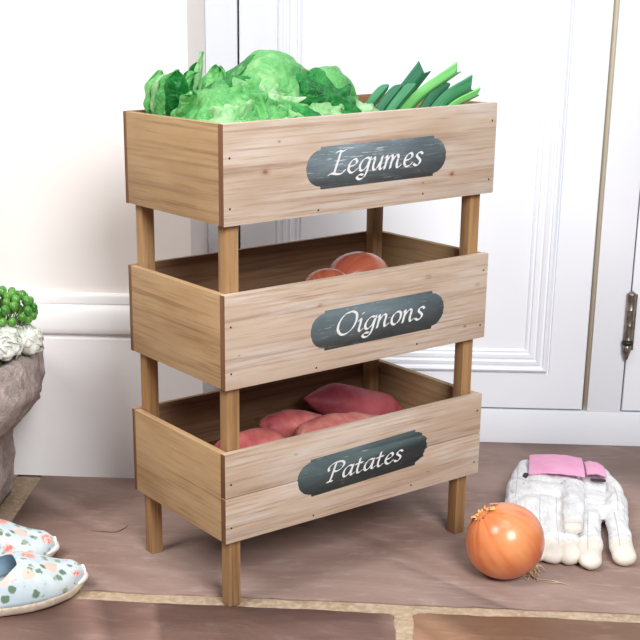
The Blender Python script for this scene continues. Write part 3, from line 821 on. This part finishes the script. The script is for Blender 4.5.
bm = bmesh.new(); stack(bm, [(.13,.10,.222),(.13,.10,.236),(.06,.05,.240)], n=4, amp=.002); obj('soil', bm, SOIL, planter)

def petals(name, label, cat, cx, cy, cz, blobs, seed):
    t = thing(name, label, cat, (cx,cy,cz)); r = random.Random(seed)
    for (bx, by, bz_, rad, n) in blobs:
        bm = bmesh.new()
        for k in range(n):
            a = k*2.4+r.random(); e = -.15+1.6*((k+.5)/n); 
            nrm = V(math.cos(a)*math.cos(e), math.sin(a)*math.cos(e), math.sin(e))
            b0 = V(bx,by,bz_)+nrm*rad*.45
            s = nrm.cross(V(0,0,1)).normalized(); u = s.cross(nrm); tw = r.random()*6.28
            s, u = s*math.cos(tw)+u*math.sin(tw), u*math.cos(tw)-s*math.sin(tw)
            w = rad*(.55+.3*r.random()); G = []
            for i in range(6):
                row = []
                for j in range(7):
                    x = (i/5-.5)*2; y = (j/6-.5)*2
                    q = 1/max(1, (x*x+y*y)**.5*1.0)
                    x, y = x*q, y*q
                    h = rad*.5*(1-.9*(x*x+y*y)*.5)+rad*.20*math.sin(3*math.atan2(y,x)+tw)*(x*x+y*y)
                    row.append(bm.verts.new(b0+s*x*w+u*y*w+nrm*h))
                G.append(row)
            for A, B in zip(G, G[1:]):
                for j in range(6): bm.faces.new([A[j], A[j+1], B[j+1], B[j]])
        o = obj('petal_cluster', bm, PET, t); md = o.modifiers.new('s','SOLIDIFY'); md.thickness = .0006
        apply(o)
    bm = bmesh.new()
    for (bx, by, bz_, rad, n) in blobs: tube(bm, [V(bx*.6,by*.6,.232-cz), V(bx,by,bz_)], .0022, 6)
    obj('stem', bm, BERS, t)
petals('white_flower', 'cluster of frilly white flowers resting over the rim of the stone planter', 'flower', -.365, .248, .251,
       [(-.034,-.045,.008,.022,18), (.000,-.030,.012,.023,20), (.026,.002,.014,.022,20), (.050,.040,.016,.021,20), (-.004,.012,.026,.024,18), (.030,.066,.014,.021,18), (-.045,-.010,.018,.024,16), (-.02,.045,.026,.024,14), (.024,.030,.028,.018,16)], 5)
t = thing('berry_sprig', 'bunch of round green berries above the white flowers in the stone planter', 'berries', (-.358,.303,.238))
r = random.Random(12); bp = []
tries = 0
while len(bp) < 60 and tries < 4000:
    tries += 1
    a = r.random()*6.28; e = math.acos(r.random()*1.35-.35) if True else 0
    q = V(math.cos(a)*math.sin(e)*.048+.002, math.sin(a)*math.sin(e)*.042, .070+math.cos(e)*.027)
    if all((q-o).length > .0122 for o in bp): bp.append(q)
for q in bp:
    bm = bmesh.new(); bmesh.ops.create_icosphere(bm, subdivisions=3, radius=.0064)
    for v in bm.verts: v.co.z *= 1.12; v.co *= .85+.3*((q.x*977+q.y*713) % 1); v.co += q
    bm2 = bm
    obj('berry', bm2, BER, t)
bm = bmesh.new()
for q in bp: tube(bm, [V(0,0,.0), V(q.x*.25,q.y*.25,.03), V(q.x*.8,q.y*.8,q.z-.008)], .0011, 5)
obj('stem', bm, BERS, t)

# ------------------------------------------------------------------ slippers
def slipper(label, toe, ang, L=.250, Wd=.049, mir=1):
    """local x runs heel -> toe, toe at origin"""
    t = thing('slipper', label, 'slipper', (toe[0], toe[1], 0), ang, 'floral slippers on the stone floor')
    def half(s):   # s 0 heel .. 1 toe
        h = Wd*(.70+.30*sm(.15,.72,s))*math.sqrt(max(0, 1-max(0,(.12-s)/.12)**2))
        return h*max(0.0, 1-max(0,(s-.62)/.38)**2.0)**.62
    def top(s):
        return .051-.012*sm(.0,.35,s)+.018*math.exp(-((s-.62)/.17)**2)-.006*sm(.72,.95,s)-.010*sm(.93,1.0,s)
    def lean(s): return 0.006*mir*sm(.5,1,s)
    N = 60; outline = []
    S_ = [1-(1-i/N)**1.0 for i in range(N+1)]
    up = [((s-1)*L, half(s)+lean(s)) for s in S_]; dn = [((s-1)*L, -half(s)+lean(s)) for s in S_[::-1]]
    # sole
    def scaled(k): return [(x, y*k) for x, y in up[:-1]]+[(x, y*k) for x, y in dn[:-1]]
    bm = bmesh.new()
    def ring(k, z, ex=0):
        out = []
        for i, (x, y) in enumerate(up+dn[1:-1]):
            cx = -L*.45; out.append(bm.verts.new(V(cx+(x-cx)*(1+ex), y*(1+ex*2.2), z+.006*sm(-.03,0,x))))
        return out
    R = [ring(0, .0, -.02), ring(0, .0012, .006), ring(0, .004, .016), ring(0, .009, .018), ring(0, .0115, .010), ring(0, .012, -.03)]
    for A, B in zip(R, R[1:]):
        for k in range(len(A)): bm.faces.new([A[k], A[(k+1)%len(A)], B[(k+1)%len(A)], B[k]])
    bm.faces.new(R[0][::-1]); bm.faces.new(R[-1]); obj('sole', bm, SOLE, t)
    bm = bmesh.new(); R = [ring(0, .0121, -.08), ring(0, .0138, -.09)]
    for k in range(len(R[0])): bm.faces.new([R[0][k], R[0][(k+1)%len(R[0])], R[1][(k+1)%len(R[0])], R[1][k]])
    bm.faces.new(R[1]); obj('insole', bm, INSOLE, t)
    # upper: arch sections, opening cut out of the grid
    bm = bmesh.new(); M_ = 40; G = []
    ax0, ax1 = .05, .62   # opening from heel to throat
    for i in range(N+1):
        s = i/N; s = min(s, .997); h = half(s); tp = top(s); row = []
        for j in range(M_+1):
            a = PI*j/M_; c, sn = math.cos(a), math.sin(a)
            yy = h*(abs(c)**.75)*(1 if c > 0 else -1); zz = .0105+(tp-.0105)*(sn**.8)
            q = V((s-1)*L+.001, yy*1.0+lean(s), zz)
            n = noise.noise(q*40+V(toe[0]*50,0,0))*.0012; q += V(0,c,sn)*n
            q.z += .006*sm(-.03,0,q.x)*0+.002*sm(-.03,0,q.x)
            row.append(bm.verts.new(q))
        G.append(row)
    def inside(s, j):
        u = (s-.315)/.305; a = PI*j/M_; v = math.cos(a)/(.80)
        return abs(u)**2.3+abs(v)**2.3 < 1
    rim = []
    for i in range(N):
        for j in range(M_):
            if inside((i+.5)/N, j+.5): continue
            f = bm.faces.new([G[i][j], G[i][j+1], G[i+1][j+1], G[i+1][j]])
    loose = [v for v in bm.verts if not v.link_faces]
    bmesh.ops.delete(bm, geom=loose, context='VERTS')
    # smooth the throat edge
    be = [e for e in bm.edges if e.is_boundary and (e.verts[0].co.z+e.verts[1].co.z)/2 > .016]
    bv = list({v for e in be for v in e.verts})
    for _ in range(6): bmesh.ops.smooth_vert(bm, verts=bv, factor=.5, use_axis_x=True, use_axis_y=True, use_axis_z=True)
    # ordered rim loop for the binding
    adj = {}
    for e in be:
        for a, b in ((e.verts[0], e.verts[1]), (e.verts[1], e.verts[0])): adj.setdefault(a, []).append(b)
    loop = []
    if be:
        start = max(adj, key=lambda v: v.co.x); cur = start; prev = None
        while True:
            loop.append(cur.co.copy()); nx = [w for w in adj[cur] if w is not prev]
            if not nx: break
            prev, cur = cur, nx[0]
            if cur is start or len(loop) > 2000: break
    o = obj('upper', bm, [FLOR, LINING], t)
    md = o.modifiers.new('s','SOLIDIFY'); md.thickness = .0022; md.offset = -1; md.material_offset = 1; md.use_even_offset = False
    apply(o)
    # make sure the print is on the outside
    if len(loop) > 10:
        lp = loop[::1]; n = len(lp)
        sl = [(lp[i-2]+lp[i-1]+lp[i]+lp[(i+1)%n]+lp[(i+2)%n])/5 for i in range(n)]
        bm = bmesh.new(); tube(bm, sl+[sl[0]], .0021, 8, caps=False); obj('binding', bm, BIND, t)
    bm = bmesh.new()     # pale toe bumper
    pts = [V((s-1)*L+.0015, sg*half(s)*1.02+lean(s), .0125+.002) for sg, ss in ((1,[.93,.95,.97,.985,.995]),(-1,[.995,.985,.97,.95,.93])) for s in ss]
    tube(bm, pts, lambda f: .0032*math.sin(PI*(.08+.84*f)), 8, 1.6); obj('toe_trim', bm, BIND, t)
    return t
slipper('floral pointed slipper nearest the camera, its blue-lined opening showing', (-.1910,.0560), math.radians(27))
slipper('floral slipper lying half hidden behind the nearer slipper', (-.2540,.1520), math.radians(20), mir=-1)

# ------------------------------------------------------------------ gloves
def glove(label, loc, caps_, pinks, seams, zmin, seed, tipfn, cuffhole):
    t = thing('garden_glove', label, 'glove', loc, 0, 'white and pink gardening gloves')
    o3 = V(*loc)
    bm = bmesh.new()
    for a, b, ra, rb, fl in caps_: capsule(bm, Vector(a)-o3, Vector(b)-o3, ra, rb, fl)
    o = obj('glove_body', bm, [GL, GLT], t)
    md = o.modifiers.new('r','REMESH'); md.mode = 'VOXEL'; md.voxel_size = .0019
    apply(o)
    o.data.materials.clear(); o.data.materials.append(GL); o.data.materials.append(GLT)
    md = o.modifiers.new('s','SMOOTH'); md.factor = .5; md.iterations = 3; apply(o)
    for v in o.data.vertices:
        w = v.co+o3
        n = noise.noise(w*32+V(seed,0,0))*.0032+noise.noise(V(w.x*90,w.y*40,w.z*60+seed))*.0012
        v.co += v.normal*n
        if v.co.z+o3.z < zmin: v.co.z = zmin-o3.z
    for p in o.data.polygons:
        c = p.center+o3; p.material_index = 1 if tipfn(c) else 0; p.use_smooth = True
    for pts, w, th in pinks:
        bm = bmesh.new()
        n = 14; rows = []
        (A, B, C_, D_) = [Vector(p)-o3 for p in pts]     # top-left, top-right, bottom-right, bottom-left
        for i in range(n+1):
            u = i/n; row = []
            for j in range(7):
                vv = j/6; q = A.lerp(B, u).lerp(D_.lerp(C_, u), vv)
                q.z += .004*math.sin(PI*vv)+.0035*math.sin(PI*u)+.0012*noise.noise(V(u*5,vv*3,seed))
                row.append(bm.verts.new(q))
            rows.append(row)
        for P, Q in zip(rows, rows[1:]):
            for j in range(6): bm.faces.new([P[j], P[j+1], Q[j+1], Q[j]])
        c = obj('pink_cuff', bm, PINK, t); md = c.modifiers.new('s','SOLIDIFY'); md.thickness = th; md.offset = 0
        md = c.modifiers.new('b','BEVEL'); md.width = .001; md.segments = 2; apply(c)
        c['label'] = 'pink cotton cuff'
    if seams:
        # drop the stitch lines onto the surface
        from mathutils.bvhtree import BVHTree
        bv = BVHTree.FromPolygons([v.co.copy() for v in o.data.vertices], [list(p.vertices) for p in o.data.polygons])
        bm = bmesh.new()
        for s in seams:
            cp = catmull([(x,y,0) for x, y in s], 8); pts = []
            for q in cp:
                h = bv.ray_cast(V(q.x-o3.x, q.y-o3.y, .5), V(0,0,-1))
                if h[0] is not None: pts.append(h[0]+V(0,0,.0002))
            if len(pts) > 3: tube(bm, pts, .00055, 5)
        obj('seam', bm, SEAM, t)
    if cuffhole:
        bm = bmesh.new(); a, b = Vector(cuffhole[0])-o3, Vector(cuffhole[1])-o3
        capsule(bm, a, b, .0042, .0042, .5); obj('cuff_opening', bm, DKIN, t)
    return t
F = .42
# nearer-left glove lying on top
capsL = [
 ((.412,.335,.017),(.466,.335,.017),.034,.028,.46), ((.420,.385,.018),(.470,.385,.018),.036,.028,.46), ((.430,.430,.018),(.474,.430,.018),.034,.026,.50), ((.436,.474,.018),(.480,.474,.018),.028,.024,.62),
 ((.4195,.488,.026),(.398,.400,.020),.0110,.017,.8), ((.398,.400,.020),(.390,.345,.017),.017,.018,.75),
 ((.388,.320,.014),(.376,.205,.011),.0170,.0140,.68), ((.410,.310,.014),(.3985,.190,.011),.0170,.0150,.68),
 ((.432,.315,.014),(.4190,.186,.0105),.0165,.0150,.68), ((.457,.320,.014),(.4430,.184,.0105),.0170,.0150,.68),
 ((.478,.400,.026),(.466,.320,.031),.0180,.0165,.62), ((.466,.320,.031),(.4535,.236,.030),.0160,.0140,.62)]
seamL = [[(.406,.470),(.396,.400),(.388,.345)], [(.421,.335),(.414,.270),(.409,.215)], [(.446,.345),(.438,.280),(.431,.205)], [(.398,.405),(.430,.396),(.462,.400)], [(.443,.240),(.453,.236),(.464,.242)]]
glove('white leather gardening glove with broad pink cuff and folded thumb, beside the onion', (.432,.330,0), capsL,
      [([(.4255,.500,.0360),(.5050,.497,.0350),(.4980,.418,.0345),(.4150,.422,.0350)], 0, .0030)], seamL, .0004, 3,
      lambda c: (c.y < .215) or (c.z > .030 and c.y < .250), ((.4085,.420,.0305),(.4125,.430,.0315)))
capsR = [
 ((.492,.335,.011),(.514,.335,.011),.028,.026,.36), ((.506,.385,.012),(.514,.385,.012),.028,.026,.38), ((.515,.430,.013),(.521,.470,.014),.026,.022,.50),
 ((.535,.470,.020),(.541,.400,.017),.0100,.0120,.9), ((.541,.400,.017),(.532,.340,.015),.0120,.016,.9),
 ((.490,.320,.014),(.4665,.170,.011),.0175,.0160,.66), ((.526,.320,.014),(.5140,.190,.011),.0165,.0160,.66)]
seamR = [[(.484,.300),(.474,.240),(.466,.185)], [(.522,.310),(.516,.250),(.510,.200)], [(.538,.400),(.534,.355),(.528,.315)], [(.458,.236),(.472,.230),(.488,.234)], [(.500,.240),(.514,.234),(.530,.240)], [(.492,.372),(.512,.364),(.534,.372)]]
glove('white gardening glove with two spread fingers, partly under the glove beside the onion', (.512,.300,0), capsR,
      [([(.506,.486,.0325),(.534,.480,.030),(.531,.428,.0315),(.503,.432,.0325)], 0, .0030)], seamR, .0004, 9,
      lambda c: c.y < .222, ((.510,.420,.0300),(.525,.419,.0295)))

# ------------------------------------------------------------------ camera
cam = bpy.data.cameras.new('camera'); co = bpy.data.objects.new('camera', cam); COL.objects.link(co)
R3 = Matrix((((0.992248,-0.023243,0.122084),(0.123408,0.300231,-0.945850),(-0.014669,0.953583,0.300771))))
co.matrix_world = Matrix.Translation(V(*(0.15720,-1.40485,0.73641))) @ R3.to_4x4()
cam.sensor_width = 36; cam.lens = 1256.821/640*36
cam.shift_x = (320-204.561)/640; cam.shift_y = (390.969-320)/640
cam.clip_start = .05
S.camera = co

# ------------------------------------------------------------------ light
w = bpy.data.worlds.new('world'); S.world = w; w.use_nodes = True
w.node_tree.nodes['Background'].inputs[0].default_value = (.97,.985,1,1)
w.node_tree.nodes['Background'].inputs[1].default_value = .13
def area(name, loc, target, size, power, col=(1,1,1)):
    l = bpy.data.lights.new(name, 'AREA'); l.shape = 'SQUARE'; l.size = size; l.energy = power; l.color = col
    o = bpy.data.objects.new(name, l); COL.objects.link(o); o.location = loc
    o.rotation_euler = (Vector(target)-Vector(loc)).to_track_quat('-Z','Y').to_euler()
area('window_light', (-1.30,-.95,2.15), (0,.3,.25), .9, 37, (1,.98,.96))
area('studio_softbox', (.95,-2.0,1.85), (.1,.2,.3), 1.0, 74, (.98,.99,1))
area('ceiling_softbox', (.1,-.5,2.5), (.1,.2,.3), 1.2, 16, (1,1,1))
S.view_settings.view_transform = 'Standard'; S.view_settings.look = 'None'
S.view_settings.exposure = 0; S.view_settings.gamma = 1
